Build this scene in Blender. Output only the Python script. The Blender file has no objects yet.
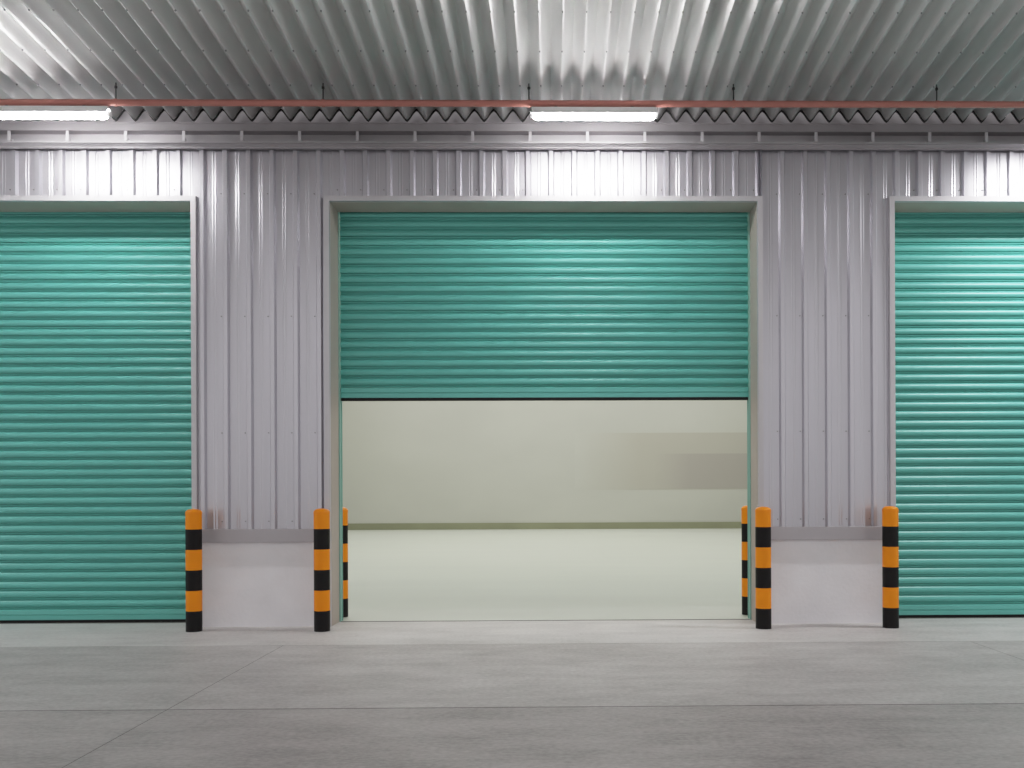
import bpy, bmesh, math, random
from mathutils import Vector, Matrix
random.seed(4)
SC = bpy.context.scene
COL = SC.collection
F, VX, VY, CH = 900.0, 555.0, 495.0, 1.184      # focal length (px), vanishing point, camera height (m)

YAW, ROLL = .0139, .0039
def X(px, d):
    u = (px - VX) / F - math.tan(YAW)
    return d * (u * math.cos(YAW) + math.sin(YAW)) / (math.cos(YAW) - u * math.sin(YAW))
def Z(py, d): return CH - (py - VY) * d / F

# ------------------------------------------------------------------ helpers
def empty(name, loc=(0, 0, 0)):
    o = bpy.data.objects.new(name, None); o.location = loc; o.empty_display_size = .1
    COL.objects.link(o); return o

def tag(o, label=None, cat=None, group=None, kind=None):
    if label: o['label'] = label
    if cat: o['category'] = cat
    if group: o['group'] = group
    if kind: o['kind'] = kind
    return o

def obj(name, bm, mats, parent=None, smooth=None, loc=(0, 0, 0)):
    bmesh.ops.recalc_face_normals(bm, faces=bm.faces)
    me = bpy.data.meshes.new(name); bm.to_mesh(me); bm.free()
    for m in (mats if isinstance(mats, (list, tuple)) else [mats]): me.materials.append(m)
    if smooth is not None:
        me.shade_smooth(); me.set_sharp_from_angle(angle=math.radians(smooth))
    o = bpy.data.objects.new(name, me); o.location = loc
    if parent: o.parent = parent
    COL.objects.link(o); return o

def box(bm, x0, x1, y0, y1, z0, z1, mi=0, bev=0.0):
    v = [bm.verts.new((x, y, z)) for x in (x0, x1) for y in (y0, y1) for z in (z0, z1)]
    fs = [(0, 1, 3, 2), (4, 6, 7, 5), (0, 4, 5, 1), (2, 3, 7, 6), (0, 2, 6, 4), (1, 5, 7, 3)]
    faces = [bm.faces.new([v[i] for i in f]) for f in fs]
    for f in faces: f.material_index = mi
    if bev:
        es = list({e for f in faces for e in f.edges})
        bmesh.ops.bevel(bm, geom=es, offset=bev, segments=2, profile=.5, affect='EDGES')
    return bm

def strip_x(bm, prof, x0, x1, closed=False, mi=0):
    """extrude a (y, z) profile along X"""
    a = [bm.verts.new((x0, y, z)) for y, z in prof]; b = [bm.verts.new((x1, y, z)) for y, z in prof]
    n = len(prof)
    for i in range(n if closed else n - 1):
        j = (i + 1) % n
        bm.faces.new((a[i], a[j], b[j], b[i])).material_index = mi
    if closed:
        bm.faces.new(a); bm.faces.new(list(reversed(b)))
    return bm

def strip_z(bm, prof, z0, z1, mi=0):
    a = [bm.verts.new((x, y, z0)) for x, y in prof]; b = [bm.verts.new((x, y, z1)) for x, y in prof]
    for i in range(len(prof) - 1):
        bm.faces.new((a[i], a[i + 1], b[i + 1], b[i])).material_index = mi
    return bm

def lathe(bm, prof, seg=32, c=(0, 0), mi=None):
    """revolve (r, z) profile around Z; mi = material index per ring segment"""
    rings = []
    for r, z in prof:
        if r < 1e-6: rings.append([bm.verts.new((c[0], c[1], z))])
        else: rings.append([bm.verts.new((c[0] + r * math.cos(2 * math.pi * k / seg), c[1] + r * math.sin(2 * math.pi * k / seg), z)) for k in range(seg)])
    for i in range(len(rings) - 1):
        A, B = rings[i], rings[i + 1]
        for k in range(seg):
            l = (k + 1) % seg
            if len(A) == 1 and len(B) == 1: continue
            if len(A) == 1: f = bm.faces.new((A[0], B[k], B[l]))
            elif len(B) == 1: f = bm.faces.new((A[k], A[l], B[0]))
            else: f = bm.faces.new((A[k], A[l], B[l], B[k]))
            if mi: f.material_index = mi[i]
    return bm

def tube_x(bm, x0, x1, y, z, r, seg=20, caps=True):
    a = [bm.verts.new((x0, y + r * math.cos(2 * math.pi * k / seg), z + r * math.sin(2 * math.pi * k / seg))) for k in range(seg)]
    b = [bm.verts.new((x1, v.co.y, v.co.z)) for v in a]
    for k in range(seg):
        l = (k + 1) % seg; bm.faces.new((a[k], a[l], b[l], b[k]))
    if caps: bm.faces.new(a); bm.faces.new(list(reversed(b)))
    return bm

# ------------------------------------------------------------------ materials
def lin(c):
    return tuple(((v / 255) / 12.92 if v / 255 <= .04045 else ((v / 255 + .055) / 1.055) ** 2.4) for v in c) + (1,)

def mat(name, rgb, rough=.5, metal=0., scale=(3, 3, 3), var=.12, bump=0., bscale=None, rvar=.1, detail=5, spec=.5, rgb2=None):
    m = bpy.data.materials.new(name); m.use_nodes = True
    N, L = m.node_tree.nodes, m.node_tree.links
    b = N['Principled BSDF']
    b.inputs['Metallic'].default_value = metal; b.inputs['Specular IOR Level'].default_value = spec
    tc = N.new('ShaderNodeTexCoord'); mp = N.new('ShaderNodeMapping'); mp.inputs['Scale'].default_value = scale
    L.new(tc.outputs['Object'], mp.inputs['Vector'])
    nz = N.new('ShaderNodeTexNoise'); nz.inputs['Scale'].default_value = 1; nz.inputs['Detail'].default_value = detail
    L.new(mp.outputs[0], nz.inputs['Vector'])
    cr = N.new('ShaderNodeValToRGB'); c = lin(rgb)
    cr.color_ramp.elements[0].position = .3; cr.color_ramp.elements[1].position = .7
    cr.color_ramp.elements[0].color = tuple(v * (1 - var) for v in c[:3]) + (1,)
    cr.color_ramp.elements[1].color = (tuple(min(1, v * (1 + var)) for v in c[:3]) + (1,)) if rgb2 is None else lin(rgb2)
    L.new(nz.outputs['Fac'], cr.inputs[0]); L.new(cr.outputs[0], b.inputs['Base Color'])
    mr = N.new('ShaderNodeMapRange'); mr.inputs['To Min'].default_value = max(.02, rough - rvar); mr.inputs['To Max'].default_value = rough + rvar
    L.new(nz.outputs['Fac'], mr.inputs['Value']); L.new(mr.outputs[0], b.inputs['Roughness'])
    if bump:
        n2 = N.new('ShaderNodeTexNoise'); n2.inputs['Detail'].default_value = 6
        mp2 = N.new('ShaderNodeMapping'); mp2.inputs['Scale'].default_value = bscale or scale
        L.new(tc.outputs['Object'], mp2.inputs['Vector']); L.new(mp2.outputs[0], n2.inputs['Vector']); n2.inputs['Scale'].default_value = 1
        bp = N.new('ShaderNodeBump'); bp.inputs['Strength'].default_value = bump; bp.inputs['Distance'].default_value = .02
        L.new(n2.outputs['Fac'], bp.inputs['Height']); L.new(bp.outputs[0], b.inputs['Normal'])
    return m

def emit(name, rgb, strength):
    m = bpy.data.materials.new(name); m.use_nodes = True
    N, L = m.node_tree.nodes, m.node_tree.links
    b = N['Principled BSDF']; b.inputs['Base Color'].default_value = (.9, .9, .9, 1)
    b.inputs['Emission Color'].default_value = tuple(rgb) + (1,); b.inputs['Emission Strength'].default_value = strength
    return m

M = {}
M['roof'] = mat('galvanised_roof', (224, 222, 221), .34, .38, (5, .8, 5), .10, .05, (9, 1.2, 9), .07)
M['clad'] = mat('silver_cladding', (197, 195, 202), .33, .74, (5, 5, .5), .06, .05, (7, 7, .9), .06)
M['trim'] = mat('grey_trim_metal', (200, 197, 201), .45, .4, (4, 4, 1), .06)
M['reveal'] = mat('reveal_lining', (180, 170, 161), .6, .0, (4, 4, 1), .06)
M['fascia'] = mat('fascia_metal', (148, 144, 147), .5, .4, (2, 4, 4), .10)
M['gutter'] = mat('gutter_metal', (172, 169, 172), .42, .50, (2, 4, 4), .10, .04, (2, 6, 6))
M['flash'] = mat('flashing_metal', (176, 172, 176), .5, .4, (3, 3, 3), .06)
M['plinth'] = mat('white_painted_plinth', (240, 239, 243), .75, 0, (3, 3, 3), .04, .15, (30, 30, 30))
M['teal'] = mat('teal_shutter_paint', (106, 190, 180), .36, .0, (.7, 3, 9), .05, .03, (1.2, 3, 3), .06)
M['guide'] = mat('teal_guide_paint', (150, 196, 184), .4, .1, (4, 4, 1), .05)
M['rubber'] = mat('black_rubber', (14, 14, 15), .8, 0, (8, 8, 8), .1)
M['dark'] = mat('dark_gap_shade', (38, 37, 38), .9, 0, (8, 8, 8), .1)  # near-black colour standing in for the shadow in the eave gap
M['orange'] = mat('orange_bollard_paint', (252, 148, 6), .45, 0, (6, 6, 6), .04, spec=.3)
M['black'] = mat('black_bollard_paint', (16, 13, 14), .5, 0, (6, 6, 6), .15, spec=.25)
M['cap'] = mat('orange_cap_paint', (252, 146, 8), .4, 0, (6, 6, 6), .03, spec=.3)
M['pipe'] = mat('red_oxide_pipe', (186, 122, 112), .5, .1, (1, 6, 6), .12)
M['rod'] = mat('dark_steel_rod', (62, 60, 60), .5, .6, (8, 8, 8), .1)
M['lampbody'] = mat('white_lamp_body', (230, 230, 230), .4, 0, (4, 4, 4), .03)
M['screw'] = mat('zinc_screw', (150, 150, 150), .5, .5, (8, 8, 8), .1)
M['inwall'] = mat('cream_hall_wall', (206, 206, 198), .6, 0, (.25, .25, .5), .04)
M['inceil'] = mat('hall_ceiling', (205, 205, 200), .7, 0, (1, 1, 1), .04)
M['infloor'] = mat('pale_epoxy_floor', (212, 216, 206), .42, 0, (.25, 1.6, 1), .035, .03, (.5, 3, 1), .1)
M['base'] = mat('olive_baseboard', (150, 152, 126), .6, 0, (1, 1, 1), .06)
M['tube'] = emit('lit_diffuser', (1.0, .985, .99), 108)

def concrete(name, rgb, dark, light):
    m = bpy.data.materials.new(name); m.use_nodes = True
    N, L = m.node_tree.nodes, m.node_tree.links; b = N['Principled BSDF']
    tc = N.new('ShaderNodeTexCoord')
    def noise(sc, det=6, ro=.6):
        mp = N.new('ShaderNodeMapping'); mp.inputs['Scale'].default_value = sc
        L.new(tc.outputs['Object'], mp.inputs['Vector'])
        n = N.new('ShaderNodeTexNoise'); n.inputs['Scale'].default_value = 1; n.inputs['Detail'].default_value = det; n.inputs['Roughness'].default_value = ro
        L.new(mp.outputs[0], n.inputs['Vector']); return n
    big, streak, fine = noise((.55, .8, 1)), noise((1.6, 4.0, 1), 7, .7), noise((30, 45, 1), 4, .6)
    def mix(a, bb, f):
        mx = N.new('ShaderNodeMix'); mx.data_type = 'FLOAT'; mx.inputs[0].default_value = f
        L.new(a, mx.inputs[2]); L.new(bb, mx.inputs[3]); return mx.outputs[0]
    v = mix(mix(big.outputs['Fac'], streak.outputs['Fac'], .5), fine.outputs['Fac'], .30)
    cr = N.new('ShaderNodeValToRGB'); e = cr.color_ramp.elements
    e[0].position = .38; e[0].color = lin(dark); e[1].position = .62; e[1].color = lin(light)
    k = e.new(.5); k.color = lin(rgb)
    L.new(v, cr.inputs[0]); L.new(cr.outputs[0], b.inputs['Base Color'])
    mr = N.new('ShaderNodeMapRange'); mr.inputs['To Min'].default_value = .42; mr.inputs['To Max'].default_value = .72
    L.new(big.outputs['Fac'], mr.inputs['Value']); L.new(mr.outputs[0], b.inputs['Roughness'])
    bp = N.new('ShaderNodeBump'); bp.inputs['Strength'].default_value = .12; bp.inputs['Distance'].default_value = .01
    L.new(fine.outputs['Fac'], bp.inputs['Height']); L.new(bp.outputs[0], b.inputs['Normal'])
    return m
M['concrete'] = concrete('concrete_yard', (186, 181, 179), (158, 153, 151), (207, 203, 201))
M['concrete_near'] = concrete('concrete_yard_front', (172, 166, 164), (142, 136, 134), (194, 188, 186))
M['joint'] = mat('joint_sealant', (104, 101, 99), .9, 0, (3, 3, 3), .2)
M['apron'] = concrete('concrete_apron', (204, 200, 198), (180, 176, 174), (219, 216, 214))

def graded_grey(name, rgb, rgb2, x0, x1):
    """wall colour that turns greyer along X"""
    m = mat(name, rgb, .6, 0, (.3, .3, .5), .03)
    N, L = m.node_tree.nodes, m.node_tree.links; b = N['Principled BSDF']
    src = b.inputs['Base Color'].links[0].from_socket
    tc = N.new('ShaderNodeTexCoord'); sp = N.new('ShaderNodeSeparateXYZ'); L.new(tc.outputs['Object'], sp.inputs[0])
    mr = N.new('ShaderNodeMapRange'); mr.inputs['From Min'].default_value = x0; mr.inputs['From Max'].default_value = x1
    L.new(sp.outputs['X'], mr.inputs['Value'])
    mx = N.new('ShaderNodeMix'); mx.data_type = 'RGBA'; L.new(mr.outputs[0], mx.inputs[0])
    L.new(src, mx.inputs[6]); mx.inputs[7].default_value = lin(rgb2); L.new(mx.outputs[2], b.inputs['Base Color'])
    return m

# ------------------------------------------------------------------ layout (metres; Y runs away from the camera)
DW, DS, DB = 8.2, 8.54, 8.60            # wall face, shutter plane, back of wall
HEAD = Z(202, DW)                       # underside of the door heads
JA, JB, JC, JD = X(193, DW), X(331, DW), X(758, DW), X(894.5, DW)
DOORS = [(JA - JC + JB, JA), (JB, JC), (JD, JD + JC - JB)]
XL, XR, HYF = -11.0, 11.0, 31.4
PIERS = [(XL, DOORS[0][0]), (JA, JB), (JC, JD), (DOORS[2][1], XR)]
CLB, CLT = Z(528, DW), Z(112, DW)       # cladding bottom, top
FLZ = Z(541, DW)                        # flashing bottom edge

# ---- floor
bm = bmesh.new()
ys = [-9.0, -4.5, -.2, 2.6, 5.03, 7.17]
xs = [XL, -7.64, -2.16, 3.32, 8.8, XR]
for j in range(len(ys) - 1):
    for i in range(len(xs) - 1):
        g = .007
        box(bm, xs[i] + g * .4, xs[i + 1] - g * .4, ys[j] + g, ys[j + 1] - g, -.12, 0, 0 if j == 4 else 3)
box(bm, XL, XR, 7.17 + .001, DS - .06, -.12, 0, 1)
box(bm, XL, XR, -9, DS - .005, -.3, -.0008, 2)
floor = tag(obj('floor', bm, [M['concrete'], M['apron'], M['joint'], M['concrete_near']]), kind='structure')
bm = bmesh.new(); box(bm, XL, XR, DS - .004, HYF + .2, -.3, -.003)
tag(obj('floor_hall', bm, M['infloor']), kind='structure')

# ---- front wall: core, plinths, cladding, flashings, screws
wall = tag(empty('wall_front', (0, DW, 0)), kind='structure')
def wobj(name, bm, m, smooth=None): return obj(name, bm, m, wall, smooth, (0, -DW, 0))
bm = bmesh.new()
for a, b in PIERS: box(bm, a + .004, b - .004, DW + .05, DB, -.02, 7.0)
for a, b in DOORS: box(bm, a - .004, b + .004, DW + .05, DS - .045, HEAD + .004, 7.0)
wobj('wall_core', bm, M['inwall'])
PITCH, PH = 23.1 * DW / F, X(320.5, DW)
def clad_profile(x0, x1):
    h, y = .030, DW
    pts = [(x0, y)]
    k = math.floor((x0 - PH) / PITCH) - 1
    while True:
        c = PH + k * PITCH; k += 1
        if c - .04 > x1: break
        rib = [(c - .031, y), (c - .017, y - h), (c + .017, y - h), (c + .031, y)]
        mid = c + PITCH / 2                                   # shallow stiffener swages in the pan
        sw = [(mid - .020, y), (mid - .012, y - .0022), (mid - .004, y), (mid + .004, y), (mid + .012, y - .0022), (mid + .020, y)]
        for p in rib + sw:
            if x0 < p[0] < x1: pts.append(p)
    pts.append((x1, y)); return pts
T = .046                                                     # face width of the door trims
for n, (a, b) in enumerate(PIERS):
    bm = bmesh.new(); strip_z(bm, clad_profile(a + T * .6, b - T * .6), CLB - .01, CLT)
    wobj('cladding', bm, M['clad'])
for a, b in DOORS:
    bm = bmesh.new(); strip_z(bm, clad_profile(a - T * .6, b + T * .6), HEAD + T * .6, CLT)
    wobj('cladding', bm, M['clad'])
for a, b in PIERS:
    bm = bmesh.new(); box(bm, a + .004, b - .004, DW, DW + .06, -.02, FLZ + .05)
    wobj('plinth', bm, M['plinth'])
    bm = bmesh.new()
    strip_x(bm, [(DW - .034, CLB + .004), (DW - .036, CLB), (DW - .044, FLZ + .012), (DW - .044, FLZ), (DW + .03, FLZ - .0), (DW + .03, CLB + .004)], a + .003, b - .003, True)
    wobj('flashing', bm, M['flash'])
bm = bmesh.new()
def screw_y(bm, x, y, z, r=.007):
    m = Matrix.Translation((x, y - .003, z)) @ Matrix.Rotation(math.pi / 2, 4, 'X')
    bmesh.ops.create_cone(bm, cap_ends=True, segments=6, radius1=r, radius2=r * .8, depth=.007, matrix=m)
k0 = math.floor((XL - PH) / PITCH)
for k in range(k0, -k0 + 3):
    c = PH + k * PITCH
    for a, b in PIERS:
        if a + .08 < c - .046 < b - .08:
            for py in (194, 316, 432, 520): screw_y(bm, c - .046, DW, Z(py, DW))
    for a, b in DOORS:
        if a < c - .046 < b: screw_y(bm, c - .046, DW, Z(190, DW))
tag(wobj('screw', bm, M['screw']), kind='stuff')

# ---- door frames (trim face + reveal lining)
for n, (a, b) in enumerate(DOORS):
    bm = bmesh.new(); y0, y1 = DW - .033, DW + .012
    t = HEAD + T
    def prism(pts):                                           # front-facing plate with mitred corners
        A = [bm.verts.new((x, y0, z)) for x, z in pts]; B = [bm.verts.new((x, y1, z)) for x, z in pts]
        bm.faces.new(A); bm.faces.new(list(reversed(B)))
        for i in range(len(pts)):
            j = (i + 1) % len(pts); bm.faces.new((A[i], B[i], B[j], A[j]))
    prism([(a - T, 0), (a, 0), (a, HEAD), (a - T, t)])
    prism([(b, 0), (b + T, 0), (b + T, t), (b, HEAD)])
    prism([(a, HEAD), (b, HEAD), (b + T, t), (a - T, t)])
    box(bm, a - .004, a + .002, y1, DS - .05, 0, HEAD, 1)        # reveal linings
    box(bm, b - .002, b + .004, y1, DS - .05, 0, HEAD, 1)
    box(bm, a, b, y1, DS - .05, HEAD - .002, HEAD + .004, 1)
    tag(obj('trim_%d' % (n + 1), bm, [M['trim'], M['reveal']]), kind='structure')

# ---- roller shutters
SP = 9.27 * DS / F
def slat(z):
    """(y, z) points of one slat from its lower edge upwards: double groove then a convex bulge"""
    p = SP
    pts = [(.006, z), (.020, z + .035 * p), (.020, z + .075 * p), (.007, z + .12 * p), (.005, z + .20 * p), (.020, z + .25 * p), (.020, z + .29 * p)]
    for i in range(9):
        u = i / 8
        pts.append((.009 - .021 * math.sin(math.pi * (u * .86 + .14)) ** .8, z + (.33 + .66 * u) * p))
    return pts
def shutter(a, b, z0, label):
    t = tag(empty('roller_shutter', ((a + b) / 2, DS, 0)), label, 'roller shutter', 'teal roller shutters in the wall')
    inv = (-(a + b) / 2, -DS, 0)
    e0, e1 = a + .012, b - .012
    bm = bmesh.new(); pts = []
    z = z0 + .028 + .098
    while z < HEAD + .30:
        pts += slat(z); z += SP
    strip_x(bm, [(DS + y, zz) for y, zz in pts], e0, e1)
    obj('curtain', bm, M['teal'], t, 40, inv)
    bm = bmesh.new(); r = z0 + .028
    strip_x(bm, [(DS - .012, r), (DS - .012, r + .040), (DS - .004, r + .043), (DS - .004, r + .050), (DS - .012, r + .053),
                 (DS - .010, r + .090), (DS + .004, r + .0975), (DS + .02, r + .0975), (DS + .02, r)], e0, e1, True)
    obj('bottom_rail', bm, M['teal'], t, None, inv)
    bm = bmesh.new(); strip_x(bm, [(DS - .016, r), (DS - .014, z0 + .004), (DS - .006, z0 - .0), (DS + .012, z0), (DS + .018, r)], e0 + .004, e1 - .004, True)
    obj('rubber_seal', bm, M['rubber'], t, None, inv)
    for s, x in ((1, a), (-1, b)):                            # U-shaped side guides
        bm = bmesh.new(); w = .015
        for q in ((x, x + s * w, DS - .049, DS - .041), (x, x + s * w, DS + .036, DS + .044), (x, x + s * .006, DS - .041, DS + .036)):
            box(bm, min(q[:2]), max(q[:2]), q[2], q[3], 0, HEAD + .2)
        obj('guide_rail', bm, M['guide'], t, None, inv)
    return t
shutter(*DOORS[0], 0.0, 'fully closed teal roller shutter on the left, cut off by the photo edge')
shutter(*DOORS[1], Z(400.5, DS), 'half-raised teal roller shutter over the open central doorway')
shutter(*DOORS[2], 0.0, 'fully closed teal roller shutter on the right, cut off by the photo edge')

# ---- bollards
BH, BR = 1.075, .0685
def bollard_parts(root):
    bm = bmesh.new(); n = 6; h = BH - .045
    prof, mi = [(0, 0), (BR, 0)], [1]
    band = BH / 6
    for i in range(6):
        zt = min(band * (i + 1), h)
        prof.append((BR, zt)); mi.append(1 if i % 2 == 0 else 0)
    prof.append((0, h)); mi.append(0)
    lathe(bm, prof, 40, (0, 0), mi); obj('post', bm, [M['orange'], M['black']], root, 40)
    bm = bmesh.new()
    R = BR + .0015
    lathe(bm, [(BR - .01, h - .004), (R, h - .004), (R, h + .012), (R - .004, h + .024), (R - .016, h + .035), (R - .036, h + .042), (0, h + .045)], 40)
    obj('cap', bm, M['cap'], root, 50)
def bol(px, d): return (X(px, d), d, 0)
spots = [(bol(193.6, 7.96), 'orange and black striped bollard standing at the edge of the left closed shutter'),
         (bol(321.6, 7.93), 'orange and black striped bollard outside the open doorway, at its left jamb'),
         (bol(340.6, 8.86), 'striped bollard inside the open doorway, partly hidden behind its left guide rail'),
         (bol(748.4, 8.86), 'striped bollard inside the open doorway, partly hidden behind its right guide rail'),
         (bol(763.0, 7.93), 'orange and black striped bollard outside the open doorway, at its right jamb'),
         (bol(890.2, 7.93), 'orange and black striped bollard standing at the edge of the right closed shutter')]
first = empty('bollard', spots[0][0]); bollard_parts(first)
for i, (loc, lab) in enumerate(spots):
    if i == 0: o = first
    else:
        o = first.copy(); COL.objects.link(o); o.location = loc
        for ch in first.children:
            c = ch.copy(); c.parent = o; COL.objects.link(c)
    tag(o, lab, 'bollard', 'orange and black bollards beside the doors')

# ---- corrugated roof
DE, HE, SL = 8.0, (VY - 114.5) * 8.0 / F + CH, 60 / F
RP, RA = 19.25 * DE / F, .049
R0 = X(888.2, DE)
def wave(t):
    """rounded zigzag, trough (-1) at t = 0"""
    t = t % 1.0
    tri = -1 + 4 * t if t < .5 else 3 - 4 * t
    s = math.sin(math.pi / 2 * tri)
    return .45 * tri + .55 * s
def roofz(y): return HE + SL * (DE - y)
bm = bmesh.new(); SEG = 12
i0, i1 = int((XL - R0) / RP) - 1, int((XR - R0) / RP) + 1
yy = [DE, 6.0, 3.0, 0.0, -4.0]
rows = []
for y in yy:
    rows.append([bm.verts.new((R0 + (i0 + q / SEG) * RP, y, roofz(y) + RA * wave(q / SEG))) for q in range((i1 - i0) * SEG + 1)])
for r in range(len(rows) - 1):
    for q in range(len(rows[0]) - 1):
        bm.faces.new((rows[r][q], rows[r][q + 1], rows[r + 1][q + 1], rows[r + 1][q]))
roof = obj('ceiling', bm, M['roof'], None, 60); tag(roof, kind='structure')
sol = roof.modifiers.new('thickness', 'SOLIDIFY'); sol.thickness = .006; sol.offset = -1 if False else 1
# dark ribbon along the wavy eave end, painted in for the gap's shadow
bm = bmesh.new(); prev = None
for q in range((i1 - i0) * SEG + 1):
    x = R0 + (i0 + q / SEG) * RP; z = HE + RA * wave(q / SEG)
    cur = [bm.verts.new((x, DE + .001, z + .004)), bm.verts.new((x, DE + .001, z - .017)), bm.verts.new((x, DE + .012, z - .017)), bm.verts.new((x, DE + .012, z + .004))]
    if prev:
        for k in range(4): bm.faces.new((prev[k], prev[(k + 1) % 4], cur[(k + 1) % 4], cur[k]))
    prev = cur
obj('eave_gap_shade', bm, M['dark'], roof)
bm = bmesh.new()
for d in (4.38, 4.885, 5.39, 5.895, 6.40, 6.905, 7.41):
    for i in range(i0, i1):
        x = R0 + i * RP
        bmesh.ops.create_cone(bm, cap_ends=True, segments=6, radius1=.005, radius2=.0065, depth=.010, matrix=Matrix.Translation((x, d, roofz(d) - RA - .005)))
tag(obj('screw', bm, M['screw'], roof), kind='stuff')

# ---- eave gutter along the wall head
gut = tag(empty('eave_gutter', (0, DW, 4.4)), 'long grey metal gutter with small brackets along the top of the wall', 'gutter')
gi = (0, -DW, -4.4)
bm = bmesh.new()
d0 = 8.06
strip_x(bm, [(d0, Z(131.2, d0)), (d0, Z(124, d0)), (d0 - .006, Z(123.6, d0)), (d0 - .006, Z(122.6, d0)), (d0 + .004, Z(122, d0)), (d0 + .02, Z(104, d0)), (8.166, Z(104, d0)), (8.166, Z(131.2, d0))], XL, XR, True)
obj('fascia', bm, M['fascia'], gut, None, gi)
d1 = 8.15
zt, zl = Z(131.2, d0), Z(142.6, d0)
bm = bmesh.new(); box(bm, XL, XR, d1, 8.166, zl - .005, zt)
obj('channel', bm, M['gutter'], gut, None, gi)
bm = bmesh.new()
strip_x(bm, [(d0 - .002, zl + .012), (d0 + .004, zl + .014), (d1, zl + .004), (d1, zl - .008), (d0 - .002, zl - .006)], XL, XR, True)
obj('lip', bm, M['gutter'], gut, None, gi)
zd = Z(148.3, 8.12)
bm = bmesh.new()
strip_x(bm, [(d0 + .02, zl - .006), (8.115, zd + .006), (8.115, zd), (8.13, zd - .004), (8.155, zd), (8.155, zl - .006)], XL, XR, True)
obj('drip_flashing', bm, M['gutter'], gut, None, gi)
bm = bmesh.new(); bx = 57.45 * d0 / F; b0 = X(531.5, d0)
nb = -int((b0 - XL) / bx)
blist = []
for k in range(nb, int((XR - b0) / bx)):
    x = b0 + k * bx; bm = bmesh.new()
    box(bm, x - .013, x + .013, d0 + .006, d0 + .014, zl + .03, zt - .001)
    box(bm, x - .013, x + .013, d0 + .014, d1, zl + .03, zl + .036)
    box(bm, x - .013, x + .013, d0 + .006, d0 + .012, zl + .016, zl + .03)
    obj('bracket', bm, M['trim'], gut, None, gi)

# ---- pipe under the roof, on hanger rods
DP = 7.46; ZP = Z(103.6, DP); PR = .0265
pipe = tag(empty('overhead_pipe', (0, DP, ZP)), 'reddish brown metal pipe hung on thin rods below the corrugated roof', 'pipe')
pi = (0, -DP, -ZP)
bm = bmesh.new(); tube_x(bm, XL, XR, DP, ZP, PR, 24)
obj('pipe_run', bm, M['pipe'], pipe, 40, pi)
for k in range(-4, 5):
    x = X(530.5, DP) + k * 205.0 * DP / F
    bm = bmesh.new(); top = roofz(DP) - RA * .2
    lathe(bm, [(0, ZP + PR - .004), (.0055, ZP + PR - .004), (.0055, top), (0, top)], 10, (x, DP))
    lathe(bm, [(0, top - .045), (.012, top - .045), (.012, top - .028), (0, top - .028)], 6, (x, DP))
    h = obj('hanger_rod', bm, M['rod'], pipe, 40, pi)
    bm = bmesh.new()
    prof = [(PR + .0008, -.012), (PR + .004, -.012), (PR + .004, .012), (PR + .0008, .012)]
    seg = 20; ring = []
    for s in range(seg):
        a = 2 * math.pi * s / seg
        ring.append([bm.verts.new((x + w, DP + r * math.cos(a), ZP + r * math.sin(a))) for r, w in prof])
    for s in range(seg):
        A, B = ring[s], ring[(s + 1) % seg]
        for q in range(4): bm.faces.new((A[q], A[(q + 1) % 4], B[(q + 1) % 4], B[q]))
    obj('pipe_clamp', bm, M['pipe'], pipe, 40, pi)

# ---- fluorescent fixtures under the pipe
ZL = Z(115.3, DP); LL = 127 * DP / F
def fixture(cx, label):
    t = tag(empty('light_fixture', (cx, DP, ZL)), label, 'light fixture', 'tube lights under the roof pipe')
    h = LL / 2
    bm = bmesh.new()
    arc = [math.radians(6 + 168 * i / 12) for i in range(13)]
    strip_x(bm, [(.040 * math.cos(a), .042 * math.sin(a)) for a in arc] + [(-.041, .012), (-.030, .058), (.030, .058), (.041, .012)], -h + .01, h - .01, True)
    obj('housing', bm, M['lampbody'], t)
    n = 28
    def ell(ry, rz): return [(ry * math.cos(2 * math.pi * i / n), rz * math.sin(2 * math.pi * i / n)) for i in range(n)]
    bm = bmesh.new(); rings = []
    for x, k in ((-h + .022, .62), (-h + .034, .84), (-h + .055, 1), (h - .055, 1), (h - .034, .84), (h - .022, .62)):
        rings.append([bm.verts.new((x, y, z)) for y, z in ell(.037 * k, .039 * k)])
    for A, B in zip(rings, rings[1:]):
        for i in range(n): bm.faces.new((A[i], A[(i + 1) % n], B[(i + 1) % n], B[i]))
    bm.faces.new(rings[0]); bm.faces.new(list(reversed(rings[-1])))
    obj('diffuser', bm, M['tube'], t, 60)
    for s in (-1, 1):
        bm = bmesh.new(); pr = ell(.024, .025)
        a, b = sorted((s * (h - .022), s * h)); strip_x(bm, pr, a, b, True)
        obj('end_cap', bm, M['lampbody'], t, 60)
    for s in (-1, 1):
        bm = bmesh.new(); box(bm, s * h * .6 - .012, s * h * .6 + .012, -.012, .012, .056, ZP - PR - ZL - .0005)
        obj('clip', bm, M['rod'], t)
    return t
L1, L2 = X(47.5, DP), X(595.5, DP)
fixture(L1, 'lit white tube light under the pipe at the left edge of the photo')
fixture(L2, 'lit white tube light under the pipe above the half-open doorway')

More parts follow.
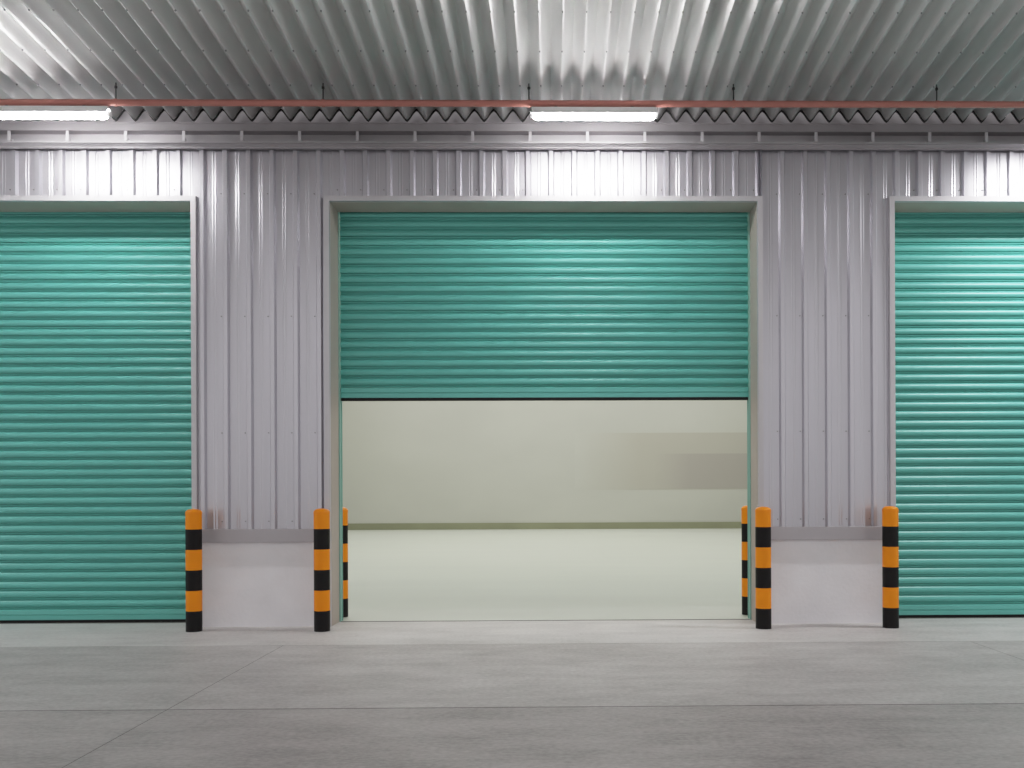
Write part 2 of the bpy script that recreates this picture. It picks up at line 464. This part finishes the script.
# ---- hall behind the wall
HX0, HX1, HY, HZ = -11.0, 11.0, 31.4, 7.0
wb = tag(empty('wall_back', (0, HY, 0)), kind='structure')
bm = bmesh.new(); box(bm, HX0, HX1, HY, HY + .2, 0, HZ); obj('wall_core', bm, M['inwall'], wb, None, (0, -HY, 0))
def pz(py): return Z(py, HY)
def px_(p): return X(p, HY)
bm = bmesh.new(); box(bm, px_(575), px_(790), HY - .004, HY - .0005, pz(490), pz(433))  # greyer patch on the back wall, fading in from the left
obj('wall_patch', bm, graded_grey('greyed_wall_tone', (206, 206, 198), (194, 191, 181), px_(575), px_(640)), wb, None, (0, -HY, 0))
bm = bmesh.new(); box(bm, px_(655), px_(790), HY - .008, HY - .0045, pz(489), pz(454))  # smaller, still greyer patch over the first
obj('wall_patch', bm, graded_grey('greyer_wall_tone', (194, 191, 181), (182, 177, 170), px_(655), px_(690)), wb, None, (0, -HY, 0))
bm = bmesh.new(); box(bm, HX0, HX1, HY - .05, HY, 0, pz(522.6) , 0)
tag(obj('baseboard_back', bm, M['base']), kind='structure')
for nm, a in (('wall_left', HX0 - .2), ('wall_right', HX1)):
    bm = bmesh.new(); box(bm, a, a + .2, DB, HY + .2, 0, HZ); tag(obj(nm, bm, M['inwall']), kind='structure')
bm = bmesh.new(); box(bm, HX0 - .2, HX1 + .2, DW + .05, HY + .2, HZ, HZ + .2); tag(obj('ceiling_hall', bm, M['inceil']), kind='structure')

# ------------------------------------------------------------------ light
def area(name, loc, sx, sy, e, color=(1, 1, 1), rot=(0, 0, 0)):
    l = bpy.data.lights.new(name, 'AREA'); l.shape = 'RECTANGLE'; l.size, l.size_y = sx, sy; l.energy = e; l.color = color
    o = bpy.data.objects.new(name, l); o.location = loc; o.rotation_euler = rot; COL.objects.link(o); return o
for k, y in enumerate((11.5, 16, 20.5, 25, 29)):
    area('hall_lamp', (0, y, HZ - .1), 16, 1.2, 250 if k else 160, (1.0, .985, .965))
# the next fixtures of the same row, outside the frame, and an unseen second row under the canopy, added as fill
for cx in (L2 + 4.546, L1 - 4.546): area('row_lamp', (cx, DP, ZL), LL, .1, 90, (1, .985, 1))
for cx in (L1, L2, L2 + 4.546): area('canopy_fill', (cx, 1.2, 4.5), LL, .15, 18, (1, .985, 1))
w = bpy.data.worlds.new('dusk'); SC.world = w; w.use_nodes = True
w.node_tree.nodes['Background'].inputs[0].default_value = (.71, .70, .70, 1)
w.node_tree.nodes['Background'].inputs[1].default_value = 1.15

# ------------------------------------------------------------------ camera
cam = bpy.data.cameras.new('camera'); co = bpy.data.objects.new('camera', cam); COL.objects.link(co); SC.camera = co
cam.sensor_fit = 'HORIZONTAL'; cam.sensor_width = 36; cam.lens = 36 * F / 1024
yaw, roll = YAW, ROLL
co.matrix_world = Matrix.Translation((0, 0, CH)) @ Matrix.Rotation(-yaw, 4, 'Z') @ Matrix.Rotation(roll, 4, 'Y') @ Matrix.Rotation(math.pi / 2, 4, 'X')
cam.shift_x = -((VX - 512) + F * math.tan(yaw)) / 1024
cam.shift_y = (VY - 384) / 1024
cam.clip_end = 200
SC.view_settings.view_transform = 'Standard'
SC.view_settings.look = 'None'
SC.view_settings.use_curve_mapping = True                    # soft highlight shoulder, as a camera has
cm = SC.view_settings.curve_mapping
cm.white_level = (6, 6, 6); cm.extend = 'HORIZONTAL'
cv = cm.curves[3]
for p in ((.15, .15), (.3, .298), (.5, .47), (.8, .66), (1.3, .83), (2.2, .94), (3.5, .985)): cv.points.new(p[0] / 6, p[1])
cm.update()
